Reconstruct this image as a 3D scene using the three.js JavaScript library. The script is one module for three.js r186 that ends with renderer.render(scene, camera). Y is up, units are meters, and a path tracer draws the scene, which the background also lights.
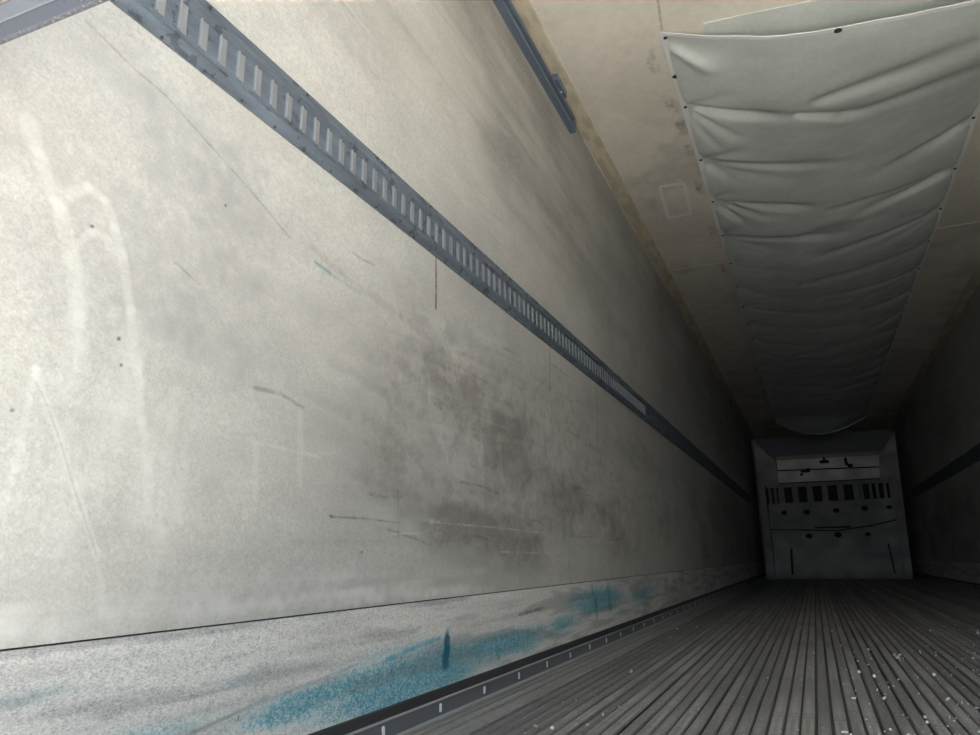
import * as THREE from 'three';
import { mergeGeometries } from 'three/addons/utils/BufferGeometryUtils.js';
import { RoundedBoxGeometry } from 'three/addons/geometries/RoundedBoxGeometry.js';

// ---------------------------------------------------------------- camera, sky, sun, exposure
const scene = new THREE.Scene();
const camera = new THREE.PerspectiveCamera(52.82, 980 / 735, 0.05, 200);
camera.position.set(0, 0.40, 0);
camera.quaternion.setFromRotationMatrix(new THREE.Matrix4().makeBasis(
  new THREE.Vector3(0.919987, -0.013578, -0.391714),
  new THREE.Vector3(0.110506, 0.967842, 0.225989),
  new THREE.Vector3(0.376048, -0.251193, 0.891902)));
scene.background = new THREE.Color().setRGB(0.74, 0.92, 1.14);
scene.backgroundIntensity = 2.0;
const sun = new THREE.DirectionalLight(new THREE.Color().setRGB(1.0, 0.98, 0.95), 90);
sun.name = 'sun';
sun.position.set(14, 22, 4.5);
sun.target.position.set(0, 0, 4);
sun.castShadow = true;
sun.shadow.mapSize.set(2048, 2048);
Object.assign(sun.shadow.camera, { left: -22, right: 22, top: 22, bottom: -22, near: 1, far: 80 });
scene.add(sun, sun.target);
const renderer = new THREE.WebGLRenderer();
renderer.toneMapping = THREE.LinearToneMapping;
renderer.toneMappingExposure = 0.95;
renderer.shadowMap.enabled = true;

// ---------------------------------------------------------------- measures (metres; the trailer runs along -z)
const XL = -0.96, XR = 1.62, TOP = 2.742, REAR = -0.30, FRONT = -16.1, XC = (XL + XR) / 2;
const BAR_Z = -0.45, BAR_Y = 0.974;

// ---------------------------------------------------------------- helpers
let seed = 20240611;
const rnd = () => { seed = (seed * 1664525 + 1013904223) >>> 0; return seed / 4294967296; };
const clamp = (x, a = 0, b = 1) => Math.min(b, Math.max(a, x));
const smooth = (a, b, x) => { const t = clamp((x - a) / (b - a)); return t * t * (3 - 2 * t); };
const hash = (x, y) => { let h = Math.imul(x, 374761393) + Math.imul(y, 668265263); h = Math.imul(h ^ (h >>> 13), 1274126177); return ((h ^ (h >>> 16)) >>> 0) / 4294967296; };
function noise(x, y) {
  const i = Math.floor(x), j = Math.floor(y), u = x - i, v = y - j, a = u * u * (3 - 2 * u), b = v * v * (3 - 2 * v);
  const p = hash(i, j), q = hash(i + 1, j), r = hash(i, j + 1), s = hash(i + 1, j + 1);
  return p + (q - p) * a + (r - p) * b + (p - q - r + s) * a * b;
}
function fbm(x, y, n = 4) { let f = 0, a = 0.5, t = 0; for (let k = 0; k < n; k++) { f += a * noise(x, y); t += a; a *= 0.5; x = x * 2.03 + 17.3; y = y * 2.03 + 9.1; } return f / t; }

// a colour texture computed over a rectangle u0..u1 x v0..v1 in metres
function texture(W, H, [u0, u1, v0, v1], colour, marks, wrap = THREE.MirroredRepeatWrapping) {
  const buf = new Float32Array(W * H * 3);
  for (let j = 0; j < H; j++) for (let i = 0; i < W; i++) {
    const c = colour(u0 + (i + 0.5) / W * (u1 - u0), v0 + (j + 0.5) / H * (v1 - v0), i, j), k = (j * W + i) * 3;
    buf[k] = c[0]; buf[k + 1] = c[1]; buf[k + 2] = c[2];
  }
  const su = W / (u1 - u0), sv = H / (v1 - v0);
  // soft-edged stroke: points in metres, width in metres, colour, opacity, how broken it is
  const stroke = (pts, width, col, alpha, broken = 0.3) => {
    for (let s = 0; s + 1 < pts.length; s++) {
      const [ax, ay] = pts[s], [bx, by] = pts[s + 1], m = width * 2.2 + 0.004;
      const i0 = Math.max(0, Math.floor((Math.min(ax, bx) - m - u0) * su)), i1 = Math.min(W - 1, Math.ceil((Math.max(ax, bx) + m - u0) * su));
      const j0 = Math.max(0, Math.floor((Math.min(ay, by) - m - v0) * sv)), j1 = Math.min(H - 1, Math.ceil((Math.max(ay, by) + m - v0) * sv));
      const l2 = (bx - ax) ** 2 + (by - ay) ** 2 || 1e-9;
      for (let j = j0; j <= j1; j++) for (let i = i0; i <= i1; i++) {
        const x = u0 + (i + 0.5) / su, y = v0 + (j + 0.5) / sv, t = clamp(((x - ax) * (bx - ax) + (y - ay) * (by - ay)) / l2);
        const d = Math.hypot(x - ax - t * (bx - ax), y - ay - t * (by - ay));
        const w = width * (0.6 + 0.8 * noise(x * 60, y * 60));
        const a = alpha * (1 - smooth(w * 0.4, w + 0.002, d)) * clamp(1 - broken * 2 * (1 - noise(x * 45 + 5, y * 45)));
        const k = (j * W + i) * 3;
        for (let c = 0; c < 3; c++) buf[k + c] += (col[c] - buf[k + c]) * a;
      }
    }
  };
  if (marks) marks(stroke);
  const data = new Uint8Array(W * H * 4);
  for (let k = 0; k < W * H; k++) { for (let c = 0; c < 3; c++) data[k * 4 + c] = clamp(buf[k * 3 + c], 0, 255); data[k * 4 + 3] = 255; }
  const t = new THREE.DataTexture(data, W, H, THREE.RGBAFormat);
  t.colorSpace = THREE.SRGBColorSpace; t.magFilter = THREE.LinearFilter; t.minFilter = THREE.LinearMipmapLinearFilter; t.generateMipmaps = true;
  t.wrapS = t.wrapT = wrap;
  t.repeat.set(1 / (u1 - u0), 1 / (v1 - v0)); t.offset.set(-u0 / (u1 - u0), -v0 / (v1 - v0));
  t.needsUpdate = true;
  return t;
}
function bumpTexture(W, H, su, sv, f) {   // tile of su x sv metres
  const data = new Uint8Array(W * H * 4);
  for (let j = 0; j < H; j++) for (let i = 0; i < W; i++) { const v = clamp(f(i / W * su, j / H * sv, i, j)) * 255, k = (j * W + i) * 4; data[k] = data[k + 1] = data[k + 2] = v; data[k + 3] = 255; }
  const t = new THREE.DataTexture(data, W, H, THREE.RGBAFormat);
  t.magFilter = THREE.LinearFilter; t.minFilter = THREE.LinearMipmapLinearFilter; t.generateMipmaps = true;
  t.wrapS = t.wrapT = THREE.MirroredRepeatWrapping; t.repeat.set(1 / su, 1 / sv); t.needsUpdate = true;
  return t;
}
// uv in metres taken from the face direction: u is the depth into the trailer where the face shows it
function metreUV(g) {
  const p = g.attributes.position, n = g.attributes.normal, uv = new Float32Array(p.count * 2);
  for (let i = 0; i < p.count; i++) {
    const ax = Math.abs(n.getX(i)), ay = Math.abs(n.getY(i)), az = Math.abs(n.getZ(i));
    if (ax >= ay && ax >= az) { uv[2 * i] = -p.getZ(i); uv[2 * i + 1] = p.getY(i); }
    else if (ay >= az) { uv[2 * i] = -p.getZ(i); uv[2 * i + 1] = p.getX(i); }
    else { uv[2 * i] = p.getX(i); uv[2 * i + 1] = p.getY(i); }
  }
  g.setAttribute('uv', new THREE.BufferAttribute(uv, 2));
  return g;
}
const boxG = (x0, x1, y0, y1, z0, z1) => metreUV(new THREE.BoxGeometry(x1 - x0, y1 - y0, Math.abs(z1 - z0)).translate((x0 + x1) / 2, (y0 + y1) / 2, (z0 + z1) / 2));
const rboxG = (x0, x1, y0, y1, z0, z1, r = 0.003) => metreUV(new RoundedBoxGeometry(x1 - x0, y1 - y0, Math.abs(z1 - z0), 2, r).translate((x0 + x1) / 2, (y0 + y1) / 2, (z0 + z1) / 2));
// closed profile in (x, y) pushed along z
function prismG(pts, z0, z1) {
  const s = new THREE.Shape(pts.map(([x, y]) => new THREE.Vector2(x, y)));
  const g = new THREE.ExtrudeGeometry(s, { depth: Math.abs(z1 - z0), bevelEnabled: false, steps: 1 });
  g.translate(0, 0, Math.min(z0, z1));
  return metreUV(g);
}
function mesh(name, g, m, parent = scene) { const o = new THREE.Mesh(g, m); o.name = name; o.castShadow = o.receiveShadow = true; parent.add(o); return o; }
function group(name, parent = scene) { const o = new THREE.Group(); o.name = name; parent.add(o); return o; }
function structure(o, label, category) { o.userData.kind = 'structure'; if (label) o.userData.label = label; if (category) o.userData.category = category; return o; }
function tag(o, label, category, groupName) { o.userData.label = label; o.userData.category = category; if (groupName) o.userData.group = groupName; return o; }
const mat = (o) => new THREE.MeshStandardMaterial(o);
const lin = (r, g, b) => new THREE.Color().setRGB(r, g, b);

// ---------------------------------------------------------------- surfaces
// white fibreglass liner, hand-scuffed and grimy (u = depth into the trailer, v = height)
const mixc = (a, b, t) => [a[0] + (b[0] - a[0]) * t, a[1] + (b[1] - a[1]) * t, a[2] + (b[2] - a[2]) * t];
function linerColour(z, y, i, j) {
  const cloud = fbm(z * 0.9 + 3, y * 1.6 + 8, 4), wipe = fbm(z * 1.1 + 40, y * 20, 3), blot = fbm(z * 2.0 + 11, y * 4.6 + 2, 5), mott = fbm(z * 11 + 5, y * 15 + 1, 5), fine = fbm(z * 130, y * 150, 2), grit = hash(i, j);
  let c = mixc([191, 188, 179], [177, 174, 167], smooth(0.3, 0.7, cloud));
  // hand-height grime: rubbed-in grey patches with ragged edges
  const reach = smooth(1.0, 2.1, z + 1.0 * (cloud - 0.5)) * smooth(0.34, 0.55, y + 0.25 * (blot - 0.5)) * (1 - smooth(0.98, 1.3, y + 0.5 * (cloud - 0.5)));
  const high = smooth(1.3, 2.6, z + 1.4 * (blot - 0.5)) * smooth(1.5, 1.75, y + 0.5 * (cloud - 0.5));
  let g = reach * (0.14 + 0.42 * smooth(0.36, 0.66, blot) + 0.3 * smooth(0.46, 0.62, mott) * smooth(0.4, 0.6, blot));
  g += high * (0.16 + 0.34 * smooth(0.36, 0.64, wipe * 0.5 + blot * 0.5));
  g += 0.12 * smooth(0.5, 0.75, blot) + 0.08 * smooth(0.5, 0.7, wipe);
  g *= 0.55 + 0.6 * smooth(0.3, 0.7, fine) + 0.35 * grit;
  g += reach * (0.22 * smooth(0.5, 0.66, fbm(z * 26 + 2, y * 32, 3)) - 0.16 * smooth(0.5, 0.64, fbm(z * 7 + 61, y * 10 + 3, 4)));
  g *= 1 - 0.45 * smooth(2.6, 4.5, z);  // grime thinned with depth, painting the dim deeper wall brighter
  c = mixc(c, [124, 119, 112], clamp(0.9 * g, 0, 0.8));
  const s = (wipe - 0.5) * 12 + (mott - 0.5) * 14 + (fine - 0.5) * 20 + (grit - 0.5) * 20;
  return [c[0] + s, c[1] + s, c[2] + s];
}
const PALE = [212, 210, 201], DARK = [92, 88, 82], RUST = [112, 88, 66], TEAL = [48, 112, 122];
const linerNear = texture(2048, 1000, [0.25, 5.5, 0.3, TOP], linerColour, (st) => {
  // grey film painted to dim the near wall, then pale strokes along its foot
  for (let k = 0; k < 60; k++) { const z = 0.5 + 0.6 * rnd(), y = 0.72 + 0.5 * rnd(); st([[z, y], [z + 0.1 + 0.2 * rnd(), y - 0.03 + 0.06 * rnd()]], 0.03 + 0.05 * rnd(), [152, 151, 147], 0.13, 0.4); }
  for (let k = 0; k < 30; k++) { const z = 0.7 + 0.7 * rnd(), y = 1.55 + 0.5 * rnd(); st([[z, y], [z + 0.2 + 0.3 * rnd(), y - 0.05 + 0.1 * rnd()]], 0.02 + 0.05 * rnd(), [156, 153, 147], 0.12, 0.4); }
  for (let k = 0; k < 44; k++) { const z = 0.45 + 1.5 * rnd(), y = 0.31 + 0.075 * rnd() * rnd(); st([[z, y], [z + 0.15 + 0.2 * rnd(), y + 0.01 * (rnd() - 0.5)]], 0.008 + 0.016 * rnd(), [216, 213, 205], 0.3, 0.35); }
  for (let k = 0; k < 30; k++) { const z = 0.45 + 0.5 * rnd(), y = 0.34 + 0.34 * rnd(); st([[z, y], [z + 0.02 * (rnd() - 0.5), y + 0.08 + 0.1 * rnd()]], 0.01 + 0.02 * rnd(), [212, 209, 201], 0.25, 0.35); }
  st([[0.679, 0.933], [0.706, 0.959], [0.735, 0.952], [0.761, 0.915], [0.779, 0.876], [0.807, 0.793], [0.833, 0.7], [0.851, 0.622], [0.873, 0.545], [0.885, 0.46]], 0.011, PALE, 0.42, 0.25);
  st([[0.698, 0.86], [0.722, 0.892], [0.751, 0.89], [0.772, 0.86]], 0.008, PALE, 0.35);
  st([[0.60, 1.01], [0.625, 0.971], [0.663, 0.909], [0.696, 0.836], [0.721, 0.751], [0.734, 0.68]], 0.016, PALE, 0.4);
  st([[0.645, 0.47], [0.657, 0.523], [0.664, 0.661], [0.685, 0.623], [0.715, 0.571], [0.748, 0.504], [0.793, 0.421], [0.816, 0.351]], 0.007, PALE, 0.5);
  st([[0.668, 0.645], [0.688, 0.617], [0.718, 0.565], [0.751, 0.498], [0.796, 0.415]], 0.0012, DARK, 0.22);
  st([[0.663, 1.227], [0.751, 1.206], [0.827, 1.197], [0.939, 1.16], [1.053, 1.123], [1.184, 1.073]], 0.0010, DARK, 0.42, 0.4);
  st([[0.885, 0.904], [0.945, 0.883]], 0.001, DARK, 0.4);
  st([[1.274, 1.052], [1.332, 1.046]], 0.004, [92, 128, 132], 0.8); st([[1.332, 1.046], [1.459, 1.04]], 0.006, [140, 150, 146], 0.5);
  st([[1.30, 1.01], [1.31, 1.045]], 0.006, [150, 165, 162], 0.5);
  st([[1.867, 1.292], [1.868, 1.2], [1.867, 1.129]], 0.0045, [84, 62, 44], 0.85, 0.1);
  st([[2.948, 1.29], [2.931, 1.095]], 0.006, RUST, 0.55, 0.2);
  st([[3.712, 1.29], [3.70, 1.1], [3.656, 0.905]], 0.007, DARK, 0.5); st([[3.66, 0.96], [3.655, 0.90]], 0.006, PALE, 0.7);
  st([[1.378, 0.495], [1.5, 0.497], [1.675, 0.493]], 0.0018, DARK, 0.6, 0.4); st([[1.37, 0.497], [1.378, 0.496]], 0.003, [70, 66, 60], 0.7);
  st([[1.6, 0.478], [1.76, 0.455], [1.84, 0.44]], 0.003, DARK, 0.35, 0.45);
  st([[1.839, 0.502], [2.258, 0.502], [2.806, 0.497]], 0.0018, PALE, 0.85, 0.5);
  st([[1.636, 0.465], [1.782, 0.471]], 0.002, PALE, 0.7, 0.5);
  st([[2.34, 0.424], [2.987, 0.422]], 0.002, PALE, 0.7, 0.5);
  st([[2.059, 2.018], [2.2, 2.03], [2.413, 2.043]], 0.004, PALE, 0.6, 0.45);
  st([[2.2, 0.76], [2.21, 0.66], [2.2, 0.56]], 0.004, PALE, 0.5, 0.55); st([[2.36, 0.78], [2.37, 0.66]], 0.004, PALE, 0.5, 0.55);
  st([[1.25, 0.70], [1.26, 0.56]], 0.012, PALE, 0.35); st([[1.12, 0.62], [1.13, 0.52]], 0.01, PALE, 0.4);
  for (const [z, y] of [[0.79, 0.74], [0.80, 0.70], [0.64, 0.60], [0.72, 0.90], [0.99, 1.06], [1.9, 0.83], [1.86, 0.835], [2.55, 0.84], [2.6, 0.83], [2.63, 0.85], [3.75, 0.6], [4.4, 0.52], [1.5, 0.42], [3.1, 0.5]]) st([[z, y], [z + 0.002, y + 0.001]], 0.0008 + 0.0012 * rnd(), [58, 54, 50], 0.75, 0.1);
  for (let k = 0; k < 46; k++) { const z = 1.0 + 4.2 * rnd(), y = 0.38 + 0.85 * rnd(), l = 0.06 + 0.3 * rnd(), d = rnd() < 0.55; st([[z, y], [z + l * 0.5, y + 0.01 * (rnd() - 0.5)], [z + l, y + 0.03 * (rnd() - 0.5)]], 0.002 + 0.003 * rnd(), d ? DARK : PALE, 0.3 + 0.25 * rnd(), 0.5); }
  // broad rubs left by loads dragged along the wall
  for (let k = 0; k < 130; k++) { const z = 1.2 + 4.0 * rnd(), y = 0.42 + 0.75 * rnd(), l = 0.12 + 0.45 * rnd(), d = 0.1 * (rnd() - 0.55); st([[z, y], [z + l * 0.5, y + d * 0.6], [z + l, y + d]], 0.006 + 0.018 * rnd(), rnd() < 0.6 ? [134, 129, 121] : [200, 196, 186], 0.16 + 0.16 * rnd(), 0.45); }
  for (let k = 0; k < 60; k++) { const z = 0.9 + 4.4 * rnd(), y = 1.5 + 1.1 * rnd(), l = 0.1 + 0.4 * rnd(); st([[z, y], [z + l, y + 0.06 * (rnd() - 0.5)]], 0.002 + 0.006 * rnd(), rnd() < 0.6 ? [150, 146, 140] : PALE, 0.25 + 0.2 * rnd(), 0.5); }
  for (let k = 0; k < 22; k++) { const z = 1.6 + 3.8 * rnd(), y = 0.45 + 0.6 * rnd(); st([[z, y], [z + 0.01 * rnd(), y - 0.08 - 0.2 * rnd()]], 0.006 + 0.012 * rnd(), rnd() < 0.5 ? DARK : PALE, 0.25, 0.5); }
});
const linerFar = texture(1024, 512, [5.5, 10.2, 0.3, TOP], (z, y, i, j) => linerColour(z, y, i, j), (st) => {
  for (let k = 0; k < 70; k++) { const z = 5.5 + 4.7 * rnd(), y = 0.4 + 2.2 * rnd(), l = 0.1 + 0.5 * rnd(); st([[z, y], [z + l, y + 0.05 * (rnd() - 0.5)]], 0.004 + 0.006 * rnd(), rnd() < 0.6 ? DARK : PALE, 0.3, 0.4); }
});
const scuffColour = (z, y, i, j) => {
  const cloud = fbm(z * 2 + 4, y * 8 + 3, 4), wipe = fbm(z * 2.2, y * 60, 3), fine = 0.55 * fbm(z * 170, y * 190, 2) + 0.45 * hash(i + 5, j + 8), grit = hash(i + 77, j + 5);
  let c = mixc([226, 222, 213], [198, 195, 188], smooth(0.35, 0.7, cloud * 0.6 + wipe * 0.4));
  // teal marks rubbed onto the lower wall
  const blob = (bz, by, rz, ry) => Math.max(0, 1 - Math.hypot((z - bz) / rz, (y - by) / ry));
  const t = Math.max(1.35 * blob(1.75, 0.12, 0.62, 0.10), 0.95 * blob(1.35, 0.13, 0.35, 0.05), 1.0 * blob(2.3, 0.13, 0.75, 0.07), 0.95 * blob(3.55, 0.21, 0.75, 0.09), 0.55 * blob(4.5, 0.19, 0.8, 0.09), 0.34 * blob(0.74, 0.235, 0.2, 0.028), 0.5 * blob(0.9, 0.15, 0.4, 0.03), 0.35 * blob(1.12, 0.20, 0.15, 0.02), 0.7 * blob(2.9, 0.14, 0.6, 0.06));
  const a = clamp(smooth(0.10, 0.85, t * (0.35 + 1.1 * fbm(z * 5, y * 34 + 3, 4))) * (0.25 + 1.5 * smooth(0.35, 0.65, fine)) * (0.55 + 0.9 * grit));
  c = mixc(c, [58, 146, 168], 0.95 * a);
  const g = smooth(0.5, 0.7, fbm(z * 3 + 9, y * 30 + 9, 4)) * 0.3 + 0.4 * smooth(0.58, 0.72, fine);
  c = mixc(c, [112, 114, 114], g);
  const s = (grit - 0.5) * 40 + (fine - 0.5) * 30;
  return [c[0] + s, c[1] + s, c[2] + s];
};
const scuffFar = texture(1024, 96, [5.5, 10.2, 0.06, 0.3], scuffColour);
const scuffMap = texture(2048, 192, [0.25, 5.5, 0.06, 0.3], scuffColour, (st) => {
  st([[1.945, 0.192], [1.938, 0.15], [1.936, 0.128]], 0.024, [24, 92, 112], 0.95, 0.15);
  st([[1.62, 0.175], [1.75, 0.185], [1.9, 0.196]], 0.006, [66, 150, 172], 0.7);
  st([[1.0, 0.135], [1.15, 0.15], [1.32, 0.165], [1.5, 0.18]], 0.003, [140, 142, 142], 0.4);
  st([[0.9, 0.11], [1.02, 0.135], [1.2, 0.16]], 0.003, [140, 143, 143], 0.6);
  st([[1.12, 0.135], [1.121, 0.14]], 0.0008, [70, 70, 70], 0.7, 0);
  st([[2.5, 0.215], [2.75, 0.222]], 0.006, [98, 94, 90], 0.7);
  st([[3.45, 0.26], [3.5, 0.2], [3.5, 0.15]], 0.03, [40, 112, 130], 0.5, 0.35); st([[3.75, 0.26], [3.76, 0.17]], 0.04, [40, 112, 130], 0.45, 0.35);
  st([[2.3, 0.13], [2.31, 0.10]], 0.012, [52, 120, 138], 0.5);
});
const glassWeave = bumpTexture(512, 512, 0.6, 0.6, (x, y, i, j) => 0.5 * fbm(x * 120, y * 150, 3) + 0.2 * hash(i, j) + 0.3 * fbm(x * 14, y * 22 + 4, 3));
const linerMat = (map) => mat({ map, bumpMap: glassWeave, bumpScale: 0.0009, roughness: 0.62 });
const mLinerNear = linerMat(linerNear), mLinerFar = linerMat(linerFar), mScuff = linerMat(scuffMap), mScuffFar = linerMat(scuffFar);
const mGap = mat({ color: lin(0.06, 0.055, 0.05), roughness: 0.9 });
const mShell = mat({ color: lin(0.55, 0.56, 0.57), roughness: 0.6 });

const ceilingMap = texture(1400, 640, [0.25, 8.0, XL, XR], (z, x, i, j) => {
  const cloud = fbm(z * 1.2 + 2, x * 1.4 + 5, 4), fine = fbm(z * 30, x * 30, 3), grit = hash(i + 13, j + 31);
  let c = mixc([231, 223, 208], [219, 211, 197], smooth(0.35, 0.65, cloud));
  c = mixc(c, [168, 160, 148], 0.35 * smooth(0.55, 0.8, fbm(z * 3 + 7, x * 4, 4)));
  const s = (fine - 0.5) * 14 + (grit - 0.5) * 8;
  return [c[0] + s, c[1] + s, c[2] + s];
}, (st) => {
  const G = [112, 104, 98];
  for (const [z, x, n] of [[3.18, -0.46, 3], [3.58, -0.44, 5], [3.8, -0.42, 7], [4.08, -0.42, 4], [4.55, -0.43, 6], [5.3, -0.44, 5], [6.1, -0.45, 5]])
    for (let k = 0; k < n * 3; k++) { const a = z + 0.16 * (rnd() - 0.5), c = x + 0.05 * (rnd() - 0.5); st([[a, c], [a + 0.03 + 0.05 * rnd(), c + 0.02 * (rnd() - 0.5)]], 0.008 + 0.014 * rnd(), G, 0.10 + 0.08 * rnd(), 0.45); }
  st([[2.4, -0.36], [2.79, -0.361], [2.99, -0.38]], 0.006, [150, 140, 124], 0.6, 0.2);
  for (let k = 0; k < 12; k++) { const z = 2.5 + 4 * rnd(), x = -0.85 + 0.4 * rnd(); st([[z, x], [z + 0.004, x + 0.004]], 0.002, [120, 108, 92], 0.6, 0.2); }
  for (let k = 0; k < 10; k++) { const z = 2.5 + 5 * rnd(); st([[z, -0.85 + 0.3 * rnd()], [z + 0.2, -0.42]], 0.05, [190, 180, 165], 0.18, 0.45); }
});
const mCeiling = mat({ map: ceilingMap, bumpMap: bumpTexture(256, 256, 0.5, 0.5, (x, y) => fbm(x * 40, y * 40, 4)), bumpScale: 0.0008, roughness: 0.7 });
const mCove = mat({ roughness: 0.75, map: texture(1024, 64, [0.25, 8, XL, XL + 0.1], (z, x, i, j) => { const f = fbm(z * 9, x * 30, 4), h = hash(i + 3, j + 9); const c = mixc([210, 198, 172], [188, 177, 153], smooth(0.35, 0.7, f)); const s = (h - 0.5) * 12; return [c[0] + s, c[1] + s, c[2] + s]; }) });
const mCaulk = mat({ color: lin(0.68, 0.67, 0.62), roughness: 0.7 });

// aluminium floor, dirty: four tones so neighbouring ribs differ
const streak = bumpTexture(512, 64, 3.0, 0.12, (x, y, i, j) => 0.6 * fbm(x * 6, y * 180, 3) + 0.4 * hash(i, j));
const floorTones = [0, 1, 2, 3].map((k) => mat({ roughness: 0.55, metalness: 0.25, bumpMap: streak, bumpScale: 0.0006,
  map: texture(1024, 64, [0, 4.5, 0, 0.25], (z, x, i, j) => {
    const f = fbm(z * 3 + k * 31, x * 90, 4), h = hash(i + k * 17, j + 91), g = fbm(z * 20 + k * 7, x * 160, 3);
    const v = 122 + k * 8 + (f - 0.5) * 50 + (g - 0.5) * 40 + (h - 0.5) * 20 - (g > 0.68 ? 26 : 0);
    return [v * 1.0, v * 0.985, v * 0.965];
  }) }));
const mDeck = mat({ color: lin(0.09, 0.088, 0.085), roughness: 0.8 });
const mKick = mat({ color: lin(0.16, 0.165, 0.175), roughness: 0.6, metalness: 0.3, bumpMap: streak, bumpScale: 0.0005 });
const mKickLip = mat({ color: lin(0.38, 0.38, 0.38), roughness: 0.5, metalness: 0.3 });
const mClip = mat({ color: lin(0.75, 0.75, 0.74), roughness: 0.45 });

// painted or galvanised steel, blue grey
const steelMap = texture(1024, 128, [0, 3, 0, 0.2], (z, y, i, j) => { const f = fbm(z * 12, y * 60, 4), g = hash(i + 9, j + 4), d = fbm(z * 40 + 8, y * 50, 3); const v = 0.9 + (f - 0.5) * 0.35 + (g - 0.5) * 0.08 - (d > 0.68 ? 0.2 : 0); return [106 * v, 115 * v, 124 * v]; });
const mTrack = mat({ map: steelMap, roughness: 0.8, metalness: 0.1 });
const mTrackRib = mat({ color: lin(0.27, 0.28, 0.285), roughness: 0.4, metalness: 0.3 });
const mRail = mat({ color: lin(0.16, 0.20, 0.26), roughness: 0.45, metalness: 0.35 });
const mBolt = mat({ color: lin(0.06, 0.06, 0.06), roughness: 0.6, metalness: 0.4 });

// grey-white woven vinyl of the air chute
const canvasMap = texture(1024, 1024, [0, 1.6, 0, 1.6], (a, b, i, j) => { const f = fbm(a * 5, b * 5, 5), g = fbm(a * 60, b * 60, 2), h = hash(i + 1, j + 2); const v = 1 + (f - 0.5) * 0.10 + (g - 0.5) * 0.05 + (h - 0.5) * 0.05; return [209 * v, 213 * v, 206 * v]; });
const mCanvas = mat({ map: canvasMap, roughness: 0.75, side: THREE.DoubleSide, bumpMap: bumpTexture(512, 512, 0.4, 0.4, (x, y, i, j) => 0.5 + 0.25 * Math.sin(i * 1.57) * Math.sin(j * 1.57) + 0.25 * (fbm(x * 20, y * 20, 3) - 0.5)), bumpScale: 0.0003 });
const mHem = mat({ color: lin(0.78, 0.79, 0.75), roughness: 0.7 });
const mTape = mat({ color: lin(0.80, 0.79, 0.75), roughness: 0.5 });

// bulkhead plastics
const bulkMap = (r, g, b) => texture(256, 256, [0, 1.2, 0, 1.2], (x, y, i, j) => { const v = 1 + (fbm(x * 4, y * 5, 5) - 0.5) * 0.45 + (hash(i, j) - 0.5) * 0.06; return [r * v, g * v, b * v]; });
const mBulkWhite = mat({ map: bulkMap(236, 231, 222), roughness: 0.6 });
const mBulk = mat({ map: bulkMap(160, 157, 150), roughness: 0.6 });
const mBlack = mat({ color: lin(0.02, 0.02, 0.022), roughness: 0.8 });

// ---------------------------------------------------------------- unseen ground behind the trailer, its pale and dark tones added to steer light
const yardMap = (v0, w) => texture(512, 512, [0, 8, 0, 8], (x, y, i, j) => { const v = v0 + (fbm(x * 1.3, y * 1.3, 5) - 0.5) * 36 + (hash(i, j) - 0.5) * 16; return [v, v * (1 - 0.03 * w), v * (1 - 0.09 * w)]; });
structure(mesh('yard_ground', metreUV(new THREE.BoxGeometry(120, 0.2, 120).translate(0, -1.37, 10)), mat({ roughness: 0.9, map: yardMap(78, 0) })), 'unseen yard around the trailer, toned dark to dim the deep interior', 'ground');
structure(mesh('added_pale_apron', metreUV(new THREE.BoxGeometry(14, 0.2, 6.2).translate(0, -1.35, -0.35)), mat({ roughness: 0.9, map: yardMap(186, 0.4) })), 'unseen pale apron added below the open end to bounce light onto the near ceiling', 'ground');

// ---------------------------------------------------------------- left wall
const SCUFF_TOP = 0.2955, LINER_BASE = 0.2985;
const wallL = structure(group('wall_left'), 'scuffed cream fibreglass trailer wall with grime and scratches', 'wall');
mesh('wall_core', boxG(XL - 0.086, XL - 0.006, -0.05, TOP + 0.08, REAR, FRONT), mGap, wallL);
mesh('outer_skin', boxG(XL - 0.09, XL - 0.086, -0.05, TOP + 0.08, REAR, FRONT), mShell, wallL);
mesh('liner_panel', boxG(XL - 0.006, XL, LINER_BASE, TOP, REAR, -5.5), mLinerNear, wallL);
mesh('liner_panel', boxG(XL - 0.006, XL, LINER_BASE, TOP, -5.5005, FRONT), mLinerFar, wallL);
const scuff = mesh('scuff_panel', boxG(XL - 0.006, XL + 0.001, 0.05, SCUFF_TOP, REAR, -5.5), mScuff, wallL);
mesh('scuff_panel', boxG(XL - 0.006, XL + 0.001, 0.05, SCUFF_TOP, -5.5005, FRONT), mScuffFar, wallL);
scuff.userData.label = 'lower wall panel rubbed with teal marks';

// right wall
const wallR = structure(group('wall_right'), 'cream fibreglass trailer wall opposite the scuffed one', 'wall');
mesh('wall_core', boxG(XR + 0.006, XR + 0.086, -0.05, TOP + 0.08, REAR, FRONT), mGap, wallR);
mesh('outer_skin', boxG(XR + 0.086, XR + 0.09, -0.05, TOP + 0.08, REAR, FRONT), mShell, wallR);
mesh('liner_panel', boxG(XR, XR + 0.006, LINER_BASE, TOP, REAR, FRONT), mLinerFar, wallR);
mesh('scuff_panel', boxG(XR - 0.001, XR + 0.006, 0.05, SCUFF_TOP, REAR, FRONT), mScuffFar, wallR);

// front wall behind the bulkhead; its grey paints in the shade over the bulkhead
structure(mesh('wall_front', boxG(XL - 0.09, XR + 0.09, -0.05, TOP + 0.08, FRONT - 0.1, FRONT), mat({ color: lin(0.22, 0.225, 0.23), roughness: 0.6, metalness: 0.3 })), 'front end wall of the trailer behind the bulkhead, coloured darker to imitate shade', 'wall');

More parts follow.
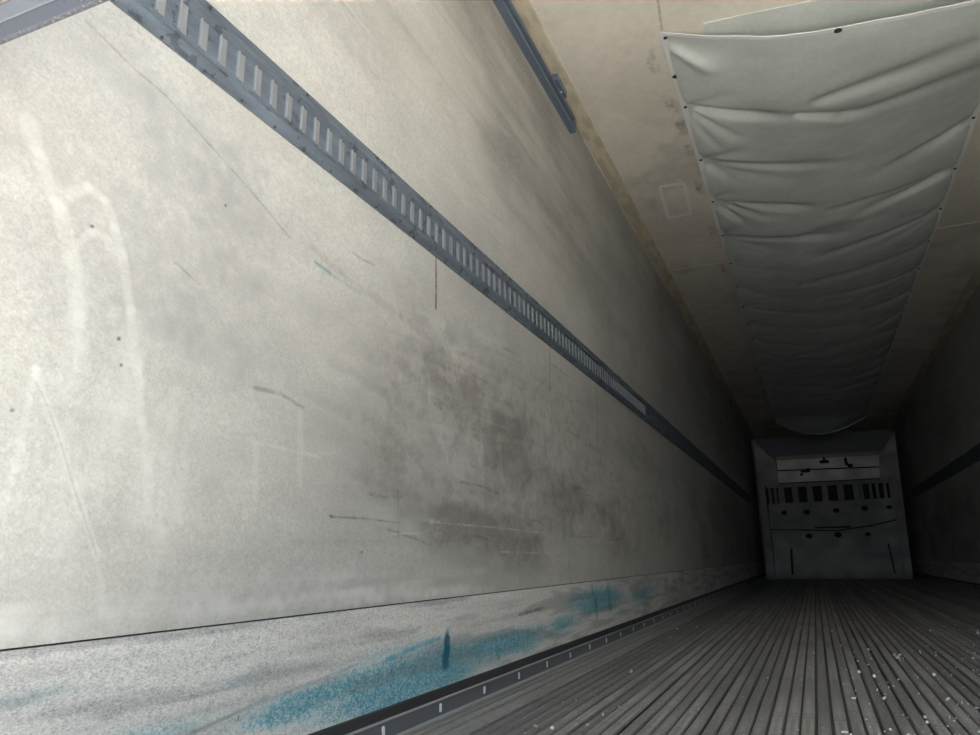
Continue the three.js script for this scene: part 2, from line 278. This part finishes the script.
// ceiling
const ceil = structure(group('ceiling'), 'beige trailer ceiling panels above the sagging air chute', 'ceiling');
mesh('ceiling_panel', boxG(XL, XR, TOP, TOP + 0.08, REAR, FRONT), mCeiling, ceil);
mesh('outer_skin', boxG(XL - 0.09, XR + 0.09, TOP + 0.08, TOP + 0.085, REAR, FRONT), mShell, ceil);
for (const z of [-1.1, -6.0, -9.1, -12.2]) {
  const g = new THREE.CylinderGeometry(0.02, 0.02, XR - XL - 0.2, 10, 1).rotateZ(Math.PI / 2).scale(1, 0.16, 1).translate(XC, TOP, z);
  mesh('seam_ridge', metreUV(g), mCeiling, ceil);
}

// coves where the walls meet the ceiling
function cove(name, x, s, label) {
  const o = structure(group(name), label, 'trim');
  const pts = [[x, TOP - 0.012], [x + s * 0.006, TOP - 0.016], [x + s * 0.082, TOP - 0.010], [x + s * 0.09, TOP - 0.006], [x + s * 0.09, TOP], [x, TOP]];
  mesh('cove_strip', prismG(s > 0 ? pts : pts.reverse(), REAR, FRONT), mCove, o);
  for (const [a, b, r] of [[3.7, 4.35, 0.005], [4.55, 5.1, 0.004], [5.2, 6.4, 0.003]]) mesh('caulk_bead', new THREE.CylinderGeometry(r, r, b - a, 8).rotateX(Math.PI / 2).translate(x + s * 0.001, TOP - 0.018, -(a + b) / 2), mCaulk, o);
  for (const [a, b] of [[2.2, 3.3], [3.45, 4.1], [4.5, 4.9]]) mesh('caulk_bead', new THREE.CylinderGeometry(0.0022, 0.0022, b - a, 8).rotateX(Math.PI / 2).translate(x + s * 0.091, TOP - 0.002, -(a + b) / 2), mCaulk, o);
}
cove('trim_1', XL, 1, 'tan cove strip between scuffed wall and ceiling');
cove('trim_2', XR, -1, 'tan cove strip between opposite wall and ceiling');

// floor: duct-board of long aluminium ribs, a flat gutter strip along each wall
const floor = structure(group('floor'), 'dark ribbed aluminium trailer floor sprinkled with white crumbs', 'floor');
mesh('subfloor', boxG(XL - 0.09, XR + 0.09, -0.16, -0.014, REAR + 0.05, FRONT), mDeck, floor);
mesh('edge_plate', boxG(XL, -0.805, -0.014, -0.001, REAR, FRONT), floorTones[3], floor);
mesh('edge_plate', boxG(XR - 0.15, XR, -0.014, -0.001, REAR, FRONT), floorTones[3], floor);
for (const x of [-0.93, -0.905, -0.865]) mesh('edge_bead', metreUV(new THREE.CylinderGeometry(0.003, 0.003, 14.6, 6).rotateX(Math.PI / 2).translate(x, -0.001, -7.6)), floorTones[1], floor);
const PITCH = 0.0362, N = Math.floor((XR - 0.15 + 0.803) / PITCH);
const ribG = prismG([[-0.0148, -0.0045], [-0.0125, -0.001], [-0.006, 0], [0.006, 0], [0.0125, -0.001], [0.0148, -0.0045], [0.0148, -0.007], [0.003, -0.009], [0.003, -0.014], [-0.003, -0.014], [-0.003, -0.009], [-0.0148, -0.007]].reverse(), REAR, FRONT);
for (let k = 0; k < N; k++) {
  const r = mesh('floor_rib', ribG, floorTones[Math.floor(rnd() * 4)], floor);
  r.position.set(-0.803 + 0.018 + k * PITCH + 0.004 * (rnd() - 0.5), -0.0025 * rnd(), 0);
}

// kick plates where the walls meet the floor
function kick(name, x, s, label) {
  const o = structure(group(name), label, 'trim');
  const P = (pts) => (s > 0 ? pts : pts.slice().reverse()).map(([a, b]) => [x + s * a, b]);
  mesh('upper_band', prismG(P([[0, 0.046], [0.004, 0.046], [0.004, 0.068], [0.0015, 0.071], [0, 0.071]]), REAR, FRONT), mBolt, o);
  mesh('lip', prismG(P([[0, 0.041], [0.009, 0.041], [0.011, 0.0435], [0.009, 0.046], [0, 0.046]]), REAR, FRONT), mKickLip, o);
  mesh('face', prismG(P([[0, 0.004], [0.007, 0.004], [0.007, 0.041], [0, 0.041]]), REAR, FRONT), mKick, o);
  mesh('lip', prismG(P([[0, -0.0005], [0.018, -0.0005], [0.018, 0.002], [0.008, 0.005], [0, 0.005]]), REAR, FRONT), mKickLip, o);
  const clipG = new RoundedBoxGeometry(0.006, 0.021, 0.010, 2, 0.0028);
  for (let k = -3; k < 36; k++) {
    const c = mesh('fastener', clipG, mClip, o);
    c.position.set(x + s * 0.008, 0.0235 + 0.002 * (rnd() - 0.5), -(1.6 + 0.2895 * k)); c.rotation.x = 0.3 * (rnd() - 0.5);
  }
}
kick('baseboard_left', XL, 1, 'dark metal kick strip with pale fasteners below scuffed wall');
kick('baseboard_right', XR, -1, 'dark metal kick strip below opposite wall');

// ---------------------------------------------------------------- load bar across the open end
{
  const o = group('load_bar'); tag(o, 'dull grey metal load bar with a frayed lower edge crossing the opening', 'load bar');
  const mBar = mat({ color: lin(0.070, 0.073, 0.086), roughness: 0.5, metalness: 0.2 });
  const mSeal = mat({ color: lin(0.040, 0.043, 0.053), roughness: 0.85 });
  const mFray = mat({ color: lin(0.095, 0.09, 0.088), roughness: 0.95 });
  const a = XL + 0.004, b = XR - 0.004, y = BAR_Y, z = BAR_Z;
  mesh('edge_strip', rboxG(a, b, y + 0.003, y + 0.0265, z - 0.003, z + 0.004, 0.002), mSeal, o);
  const tufts = [];
  for (let k = 0; k < 620; k++) {
    const x = a + 0.004 + (b - a - 0.008) * (k + rnd()) / 620, h = 0.001 + 0.002 * rnd();
    tufts.push(new THREE.ConeGeometry(0.0012 + 0.0014 * rnd(), h, 5).rotateX(Math.PI + 0.5 * (rnd() - 0.5)).rotateZ(0.6 * (rnd() - 0.5)).translate(x, y + 0.004 - h / 2, z + 0.001 + 0.003 * (rnd() - 0.5)));
  }
  const f = mesh('frayed_fringe', mergeGeometries(tufts), mFray, o); f.userData.kind = 'stuff';
  const body = mesh('bar_body', rboxG(a, b, y + 0.026, y + 0.052, z - 0.020, z + 0.006, 0.002), mBar, o);
  for (let x = -0.645; x < b - 0.05; x += 0.15) mesh('rivet', new THREE.SphereGeometry(0.0017, 8, 6).translate(x, y + 0.044, z + 0.006), mClip, body);
  mesh('bead', rboxG(a, b, y + 0.052, y + 0.0555, z - 0.018, z + 0.008, 0.0012), mFray, o);
  mesh('upper_flange', rboxG(a, b, y + 0.0555, y + 0.10, z - 0.020, z + 0.004, 0.002), mSeal, o);
}

// ---------------------------------------------------------------- steel rail high on the left wall, ends under the ceiling
{
  const o = group('ceiling_rail');
  tag(o, 'blue-grey steel channel rail ending high under the tan cove strip', 'rail');
  const x = XL, z0 = -0.75, z1 = -3.43;
  const P = [[0, 2.607], [0.030, 2.607], [0.033, 2.610], [0.033, 2.628], [0.030, 2.631], [0.008, 2.634], [0.008, 2.668], [0.030, 2.671], [0.033, 2.674], [0.033, 2.692], [0.030, 2.695], [0, 2.695]];
  mesh('channel', prismG(P.map(([a, b]) => [x + a, b]), z0, z1), mRail, o);
  mesh('end_stop', rboxG(x + 0.004, x + 0.036, 2.628, 2.676, z1 - 0.006, z1 + 0.02, 0.003), mRail, o);
  for (const z of [-1.2, -2.15, -3.12]) {
    const b = mesh('bracket', rboxG(x, x + 0.05, 2.69, 2.728, z - 0.11, z + 0.05, 0.004), mRail, o);
    mesh('bolt', new THREE.CylinderGeometry(0.007, 0.007, 0.008, 6).translate(x + 0.035, 2.688, z - 0.05), mClip, b);
  }
}

// ---------------------------------------------------------------- logistics tracks along both walls
function logisticTrack(x, s, label, near, nRibs) {
  const o = group('logistics_track'); tag(o, label, 'cargo track', 'cargo tracks along the walls');
  const B = 1.292;
  const P = [[0, B], [0.003, B], [0.004, B + 0.008], [0.013, B + 0.020], [0.014, B + 0.024], [0.0085, B + 0.032], [0.0085, B + 0.106], [0.014, B + 0.112], [0.013, B + 0.118], [0.004, B + 0.136], [0.004, B + 0.153], [0, B + 0.156]];
  // three lengths butted together
  for (const [a, b] of [[near, 3.055], [3.058, 9.15], [9.153, 14.25]]) mesh('rail_length', prismG((s > 0 ? P : P.slice().reverse()).map(([u, v]) => [x + s * u, v]), -a, -b), mTrack, o);
  const rib = prismG([[0, 0], [0.0058, 0], [0.0066, 0.001], [0.0064, 0.0022], [0.0022, 0.004], [0.0024, 0.019], [0.0014, 0.0215], [0, 0.0215]].map(([u, v]) => [u, -v]), 0, 0.060);
  // profile was (out, depth); turn so it stands upright: out -> x, depth -> -z, push -> y
  const ribGeo = metreUV(rib.clone().applyMatrix4(new THREE.Matrix4().makeBasis(new THREE.Vector3(s, 0, 0), new THREE.Vector3(0, 0, 1), new THREE.Vector3(0, 1, 0))));
  ribGeo.computeVertexNormals();
  for (let k = 0; k < nRibs; k++) {
    const d = 0.778 + (k - 3) * 0.0506; if (d < near + 0.01) continue;
    const r = mesh('slot_rib', ribGeo, mTrackRib, o);
    r.position.set(x + s * 0.008, B + 0.040, -d);
    if (k % 7 === 4 || (k > 30 && k % 5 === 1)) r.rotation.x = 0.06 * (rnd() - 0.5);
  }
  const boltG = new THREE.CylinderGeometry(0.0032, 0.0032, 0.004, 8).rotateZ(Math.PI / 2);
  for (let k = 0; k < 90; k++) { const d = near + 0.05 + k * 0.1016; const b = mesh('rivet', boltG, mBolt, o); b.position.set(x + s * 0.004, B + 0.004, -d); if (k % 3 === 0) { const t = mesh('rivet', boltG, mBolt, o); t.position.set(x + s * 0.005, B + 0.146, -d); } }
  return o;
}
logisticTrack(XL, 1, 'blue-grey slotted steel cargo track along the grimy scuffed wall', 0.55, 86);
logisticTrack(XR, -1, 'dark steel cargo track along the shadowed opposite wall', 5.0, 86);

// ---------------------------------------------------------------- fabric air chute under the ceiling
{
  const o = group('air_chute'); tag(o, 'grey-white fabric air chute sagging from the ceiling in swags', 'air duct');
  const x0 = -0.385, x1 = 1.085, w = x1 - x0, Z1 = 14.22;
  const nearZ = (x) => 2.99 + 0.01 * Math.sin(x * 9);
  const pinsL = [], pinsR = [];
  for (let k = 0; k < 19; k++) { pinsL.push(3.03 + 0.595 * k); if (k > 1) pinsR.push(3.18 + 0.602 * k); }
  // creases: from [u, z] to [u, z], height, width, bow
  const creases = [];
  pinsL.forEach((z, k) => {   // every pin pulls the cloth differently
    const q = k === 0 ? 0.3 : 0.25 + 0.95 * rnd(), m = Math.pow(rnd(), 1.5);
    creases.push([0, z, 0.35 + 0.4 * rnd(), z + 0.12 + 0.26 * rnd(), 0.017 * q, 0.03 + 0.04 * rnd()]);
    creases.push([0, z, 0.22 + 0.18 * rnd(), z + 0.25 + 0.2 * rnd(), 0.014 * m, 0.03 + 0.03 * rnd()], [0, z, 0.1 + 0.14 * rnd(), z - 0.1 - 0.16 * rnd(), 0.010 * q, 0.03]);
    creases.push([0, z + 0.02, 0.14 + 0.1 * rnd(), z + 0.42, 0.009 * q * m, 0.025]);
  });
  pinsR.forEach((z, k) => {
    const q = 0.2 + 0.95 * rnd(), m = Math.pow(rnd(), 1.5);
    creases.push([1, z, 0.25 + 0.45 * rnd(), z + 0.12 + 0.28 * rnd(), 0.017 * q, 0.03 + 0.04 * rnd()]);
    creases.push([1, z, 0.6 + 0.2 * rnd(), z + 0.3 + 0.15 * rnd(), 0.013 * m, 0.035], [1, z, 0.8, z - 0.2 * rnd(), 0.009 * q, 0.03]);
  });
  for (let k = 0; k < 16; k++) { const z = 4.2 + 9 * rnd(), u = 0.2 + 0.3 * rnd(); creases.push([u, z, u + 0.2 + 0.25 * rnd(), z + 0.16 * (rnd() - 0.5), 0.006 + 0.009 * rnd(), 0.03 + 0.04 * rnd()]); }
  creases.push([0, 4.80, 0.26, 5.16, 0.02, 0.022], [0, 4.80, 0.17, 5.32, 0.018, 0.02], [0, 4.80, 0.52, 5.08, 0.017, 0.025], [1, 4.98, 0.55, 5.32, 0.017, 0.025], [1, 4.98, 0.42, 5.14, 0.014, 0.022], [0, 3.63, 0.2, 4.0, 0.018, 0.022], [0, 3.63, 0.12, 4.2, 0.014, 0.02], [0, 4.2, 0.14, 4.5, 0.014, 0.02], [1, 4.38, 0.6, 4.78, 0.012, 0.03]);
  creases.push([0.0, 3.625, 0.36, 3.74, 0.028, 0.03], [0.36, 3.74, 0.62, 3.93, 0.026, 0.028], [0.42, 3.62, 1.0, 3.30, 0.024, 0.06], [0.5, 3.9, 1.0, 3.62, 0.02, 0.05], [0.02, 3.1, 0.16, 3.3, -0.02, 0.03]);
  const yAt = (u, z) => {
    const x = x0 + u * w, e = z - nearZ(x);
    let sag = 0.002 + 0.112 * Math.pow(Math.max(0, 1 - (2 * u - 1) ** 2), 0.75) * (0.92 + 0.16 * Math.sin(z * 2.1 + 1));
    sag += 0.20 * Math.pow(u, 1.05) * smooth(1.35, 0, e);   // the right front corner has come loose and hangs
    // swags: the cloth hangs lower between the rows of pins, bowed down the trailer
    const bow = z - 0.30 * (1 - (2 * u - 1) ** 2), ph = ((bow - 3.03) / 0.6) % 1;
    sag += 0.005 * (0.5 - 0.5 * Math.cos(2 * Math.PI * ph)) * (0.35 + 0.65 * Math.sin(Math.PI * u));
    const edge = Math.min(u, 1 - u);
    if (edge < 0.2) { const pz = u < 0.5 ? (z - 3.03) / 0.595 : (z - 3.18) / 0.602; sag += 0.008 * (0.5 - 0.5 * Math.cos(2 * Math.PI * pz)) * smooth(0.2, 0.02, edge); }
    let f = 0;
    for (const [ua, za, ub, zb, h, wd] of creases) {
      if (z < Math.min(za, zb) - 0.2 || z > Math.max(za, zb) + 0.2) continue;
      const ax = ua * w, bx = ub * w, px = u * w, l2 = (bx - ax) ** 2 + (zb - za) ** 2, t = clamp(((px - ax) * (bx - ax) + (z - za) * (zb - za)) / l2);
      const d = Math.hypot(px - ax - t * (bx - ax), z - za - t * (zb - za)), spread = wd * (0.5 + 0.9 * t);
      f += h * (z > 6 ? 0.6 : 1) * Math.exp(-d * d / (2 * spread * spread)) * smooth(1.0, 0.55, t) * smooth(0, 0.12, t + 0.03);
    }
    f += 0.010 * (fbm(u * 5 + 3, z * 3.2, 3) - 0.5) + 0.004 * (fbm(u * 14, z * 11, 2) - 0.5);
    const drop = 0.17 * smooth(13.2, Z1, z) * Math.sin(Math.PI * clamp(u));
    return TOP - Math.max(0.006, sag - f) - drop - 0.002 * smooth(0.05, 0, e) * Math.sin(x * 17 + 2 * Math.sin(x * 9));
  };
  const NU = 120, zs = [];
  for (let t = 0; t <= 1.0001; t += 1 / 420) zs.push(t);
  const zAt = (u, t) => { const a = nearZ(x0 + u * w); const q = t * 0.45 + 0.55 * t * t; return a + (Z1 - a) * q; };
  const pos = [], uv = [], idx = [];
  zs.forEach((t) => { for (let i = 0; i <= NU; i++) { const u = i / NU, z = zAt(u, t); pos.push(x0 + u * w, yAt(u, z), -z); uv.push(z, x0 + u * w); } });
  for (let j = 0; j + 1 < zs.length; j++) for (let i = 0; i < NU; i++) { const a = j * (NU + 1) + i, b = a + NU + 1; idx.push(a, b, a + 1, b, b + 1, a + 1); }
  const g = new THREE.BufferGeometry(); g.setAttribute('position', new THREE.Float32BufferAttribute(pos, 3)); g.setAttribute('uv', new THREE.Float32BufferAttribute(uv, 2)); g.setIndex(idx); g.computeVertexNormals();
  mesh('fabric_sheet', g, mCanvas, o);
  { // upper lining of the chute, flat against the ceiling
    const sh = new THREE.Shape([[-0.2, -3.02], [0.02, -3.04], [0.267, -3.07], [0.7, -3.11], [x1 - 0.02, -3.13], [x1 - 0.02, -14.1], [-0.2, -14.1]].map(([a, b]) => new THREE.Vector2(a, -b)));
    const lining = mesh('upper_lining', metreUV(new THREE.ExtrudeGeometry(sh, { depth: 0.003, bevelEnabled: false }).rotateX(-Math.PI / 2).translate(0, TOP - 0.0035, 0)), mCanvas, o);
    lining.userData.label = 'flat upper lining against the ceiling';
  }
  // a flat hem following a line on the cloth, a few millimetres thick
  const hemG = (fn, n, wide, thick, across) => {
    const p = [], id = [];
    for (let k = 0; k <= n; k++) {
      const [x, y, z] = fn(k / n), [ax, az] = across;
      for (const [a, b] of [[-0.5, 0], [-0.5, -1], [0.5, -1], [0.5, 0]]) p.push(x + a * wide * ax, y + b * thick, z + a * wide * az);
    }
    for (let k = 0; k < n; k++) for (let q = 0; q < 4; q++) { const a = k * 4 + q, b = k * 4 + (q + 1) % 4; id.push(a, b, a + 4, b, b + 4, a + 4); }
    const h = new THREE.BufferGeometry(); h.setAttribute('position', new THREE.Float32BufferAttribute(p, 3)); h.setIndex(id);
    const q = h.toNonIndexed(); q.computeVertexNormals(); return metreUV(q);
  };
  const side = (u, dx) => (t) => { const z = zAt(u, t); return [x0 + u * w + dx, yAt(u, z) - 0.001, -z]; };
  mesh('side_hem', hemG(side(0, 0.008), 500, 0.034, 0.006, [1, 0]), mHem, o);
  mesh('side_hem', hemG(side(1, -0.008), 500, 0.034, 0.006, [1, 0]), mHem, o);
  mesh('front_hem', hemG((t) => { const z = nearZ(x0 + t * w) + 0.012; return [x0 + t * w, yAt(t, z) - 0.001, -z]; }, 120, 0.022, 0.003, [0, 1]), mHem, o);
  mesh('end_hem', hemG((t) => { const z = Z1 - 0.02; return [x0 + t * w, yAt(t, z) - 0.001, -z]; }, 80, 0.07, 0.012, [0, 1]), mBulkWhite, o);
  const pinG = new THREE.CylinderGeometry(0.016, 0.018, 0.008, 14), smallG = new THREE.CylinderGeometry(0.008, 0.009, 0.006, 10);
  pinsL.slice(0, 12).forEach((z, k) => { const p = mesh('fastener', k === 0 ? smallG : smallG, mBolt, o); p.position.set(x0 + 0.012, yAt(0, z) - 0.008, -z); });
  { const p = mesh('fastener', pinG, mBolt, o); p.position.set(x0 + 0.014, yAt(0, 3.33) - 0.007, -3.33); p.scale.set(1.25, 1, 0.8); }
  pinsR.slice(0, 12).forEach((z) => { const p = mesh('fastener', smallG, mBolt, o); p.position.set(x1 - 0.012, yAt(1, z) - 0.008, -z); });
  { const u = (0.33 - x0) / w, z = nearZ(0.33) + 0.012, p = mesh('fastener', pinG, mBolt, o); p.position.set(0.33, yAt(u, z) - 0.007, -z); p.scale.set(0.9, 1, 0.7); }
}

// ---------------------------------------------------------------- rectangle of tape on the ceiling
{
  const o = group('tape_rectangle'); tag(o, 'rectangle of torn pale tape stuck to the beige ceiling', 'tape');
  const C = [[-0.668, 4.48], [-0.514, 4.494], [-0.537, 4.955], [-0.695, 4.967]];
  const strip = (a, b, wide) => {   // ragged-edged tape from a to b
    const s = new THREE.Shape(), L = Math.hypot(b[0] - a[0], b[1] - a[1]), n = 18, top = [], bot = [];
    for (let k = 0; k <= n; k++) { top.push([L * k / n, wide * (0.5 + 0.25 * (rnd() - 0.5))]); bot.push([L * k / n, -wide * (0.5 + 0.25 * (rnd() - 0.5))]); }
    [...top, ...bot.reverse()].forEach(([x, y], k) => (k ? s.lineTo(x, y) : s.moveTo(x, y)));
    const g = new THREE.ExtrudeGeometry(s, { depth: 0.0025, bevelEnabled: false });
    const ang = Math.atan2(b[1] - a[1], b[0] - a[0]);
    g.rotateZ(ang).translate(a[0], a[1], 0).rotateX(-Math.PI / 2).translate(0, TOP - 0.003, 0);
    return metreUV(g);
  };
  for (let k = 0; k < 4; k++) mesh('tape_strip', strip(C[k], C[(k + 1) % 4], k % 2 ? 0.024 : 0.036), mTape, o);
}

// ---------------------------------------------------------------- bulkhead at the far end
{
  const o = group('bulkhead'); tag(o, 'grey plastic air return bulkhead with a white upper panel at the far end', 'bulkhead');
  const Z = -14.3;
  const plate = (pts, holes, depth, front) => {
    const s = new THREE.Shape(pts.map(([x, y]) => new THREE.Vector2(x, y)));
    for (const h of holes) { const p = new THREE.Path(); if (h.length === 3) p.absellipse(h[0], h[1], h[2], h[2] * 0.8, 0, 2 * Math.PI, true); else { p.moveTo(h[0], h[1]); p.lineTo(h[0] + h[4], h[3]); p.lineTo(h[2] + h[4], h[3]); p.lineTo(h[2], h[1]); p.closePath(); } s.holes.push(p); }
    const g = new THREE.ExtrudeGeometry(s, { depth, bevelEnabled: true, bevelSize: 0.006, bevelThickness: 0.006, bevelSegments: 1, curveSegments: 10 });
    g.translate(0, 0, front - depth); return metreUV(g);
  };
  mesh('backing', boxG(-0.80, 1.42, 0, 2.0, Z - 0.16, Z - 0.12), mBlack, o);
  mesh('side_wing', plate([[-0.81, 0], [-0.675, 0], [-0.70, 1.62], [-0.47, 1.64], [-0.47, 2.08], [-0.60, 2.17], [-0.81, 2.46]], [], 0.05, Z + 0.03), mBulk, o);
  mesh('side_wing', plate([[1.43, 0], [1.485, 2.46], [1.28, 2.12], [1.20, 2.08], [1.17, 1.64], [1.34, 1.62], [1.32, 0]], [], 0.05, Z + 0.03), mBulk, o);
  const up = mesh('upper_panel', plate([[-0.455, 1.66], [1.155, 1.66], [1.175, 1.825], [-0.45, 1.855]], [], 0.03, Z + 0.05), mBulkWhite, o);
  mesh('upper_panel', plate([[-0.45, 1.89], [1.175, 1.86], [1.19, 2.035], [-0.445, 2.05]], [], 0.03, Z + 0.05), mBulkWhite, o);
  mesh('top_rim', plate([[-0.45, 2.064], [1.19, 2.048], [1.195, 2.105], [-0.445, 2.12]], [], 0.04, Z + 0.06), mBulk, o);
  for (const [x, y, a, b] of [[0.0, 1.83, 0.14, 0.04], [0.06, 1.85, 0.05, 0.07], [-0.06, 1.78, 0.05, 0.04], [0.33, 1.98, 0.15, 0.05], [0.33, 2.03, 0.04, 0.05], [0.67, 1.98, 0.05, 0.09], [0.73, 1.89, 0.08, 0.06], [0.68, 1.92, 0.05, 0.05]]) mesh('latch', rboxG(x - a / 2, x + a / 2, y - b / 2, y + b / 2, Z + 0.05, Z + 0.075, 0.008).rotateX(0), mBlack, up);
  // grille of upright slots
  mesh('grille_header', plate([[-0.66, 1.58], [1.34, 1.58], [1.34, 1.635], [-0.66, 1.635]], [], 0.04, Z), mBulk, o);
  mesh('grille_sill', plate([[-0.66, 1.22], [1.33, 1.22], [1.33, 1.31], [-0.66, 1.29]], [], 0.04, Z), mBulk, o);
  const bars = [-0.62, -0.53, -0.43, -0.20, 0.04, 0.28, 0.53, 0.78, 0.86, 1.0, 1.10, 1.22, 1.31];
  for (const x of bars) mesh('grille_bar', rboxG(x - (x > 0.8 || x < -0.5 ? 0.022 : 0.05), x + (x > 0.8 || x < -0.5 ? 0.022 : 0.05), 1.28, 1.60, Z - 0.05, Z + 0.004, 0.008), mBulk, o);
  mesh('middle_panel', plate([[-0.67, 0.865], [0.38, 0.815], [0.91, 0.885], [1.325, 0.97], [1.33, 1.235], [-0.665, 1.235]], [[-0.42, 1.13, 0.055], [-0.05, 1.13, 0.065], [0.42, 1.14, 0.06], [0.87, 1.16, 0.06], [1.24, 1.165, 0.05]], 0.03, Z), mBulk, o);
  mesh('lower_panel', plate([[-0.66, 0.01], [1.31, 0.01], [1.32, 0.94], [0.91, 0.85], [0.38, 0.785], [-0.66, 0.835]], [[-0.06, 0.72, 0.06], [0.40, 0.73, 0.065], [0.86, 0.73, 0.05], [-0.42, 0.07, -0.375, 0.52, 0.03], [1.17, 0.09, 1.205, 0.57, -0.04]], 0.03, Z), mBulk, o);
  mesh('upright_strip', plate([[1.235, 0.09], [1.30, 0.09], [1.24, 0.52], [1.20, 0.52]], [], 0.02, Z + 0.03), mBulk, o);
  mesh('ledge', rboxG(0.05, 0.62, 0.845, 0.872, Z, Z + 0.02, 0.005), mBlack, o);
}

// ---------------------------------------------------------------- bits on the floor
{
  const g = new THREE.DodecahedronGeometry(1, 0), m = mat({ color: lin(0.85, 0.85, 0.83), roughness: 0.6 });
  const im = new THREE.InstancedMesh(g, m, 330); im.name = 'floor_crumbs'; im.castShadow = im.receiveShadow = true;
  const M = new THREE.Matrix4(), q = new THREE.Quaternion(), e = new THREE.Euler();
  for (let k = 0; k < 330; k++) {
    const near = rnd() < 0.75, z = 1.7 + 3.6 * Math.pow(rnd(), 1.5), right = rnd() < 0.72;
    const x = right ? (0.01 + 0.2 * rnd()) * z : -0.8 + rnd() * 1.4;
    const r = (0.0012 + 0.0022 * Math.pow(rnd(), 3)) * (0.9 + 0.15 * z);
    M.compose(new THREE.Vector3(clamp(x, -0.9, 1.5), r * 0.5, -z), q.setFromEuler(e.set(rnd() * 3, rnd() * 3, rnd() * 3)), new THREE.Vector3(r * (1 + rnd()), r * 0.6, r * (1 + rnd())));
    im.setMatrixAt(k, M);
  }
  tag(im, 'scattered white crumbs on the ribbed aluminium floor', 'crumbs'); im.userData.kind = 'stuff';
  scene.add(im);
  const chipS = new THREE.Shape([[-0.007, -0.003], [0.004, -0.004], [0.007, 0.001], [0.002, 0.004], [-0.006, 0.003]].map((p) => new THREE.Vector2(...p)));
  const chip = mesh('paper_scrap', new THREE.ExtrudeGeometry(chipS, { depth: 0.002, bevelEnabled: true, bevelSize: 0.0006, bevelThickness: 0.0006, bevelSegments: 1 }).rotateX(-Math.PI / 2), m);
  chip.position.set(0.018, 0.0006, -2.045);
  tag(chip, 'small white scrap, largest of the bits lying on the floor ribs', 'scrap');
}

scene.traverse((o) => { if (o.isMesh) o.castShadow = o.receiveShadow = true; });
renderer.render(scene, camera);
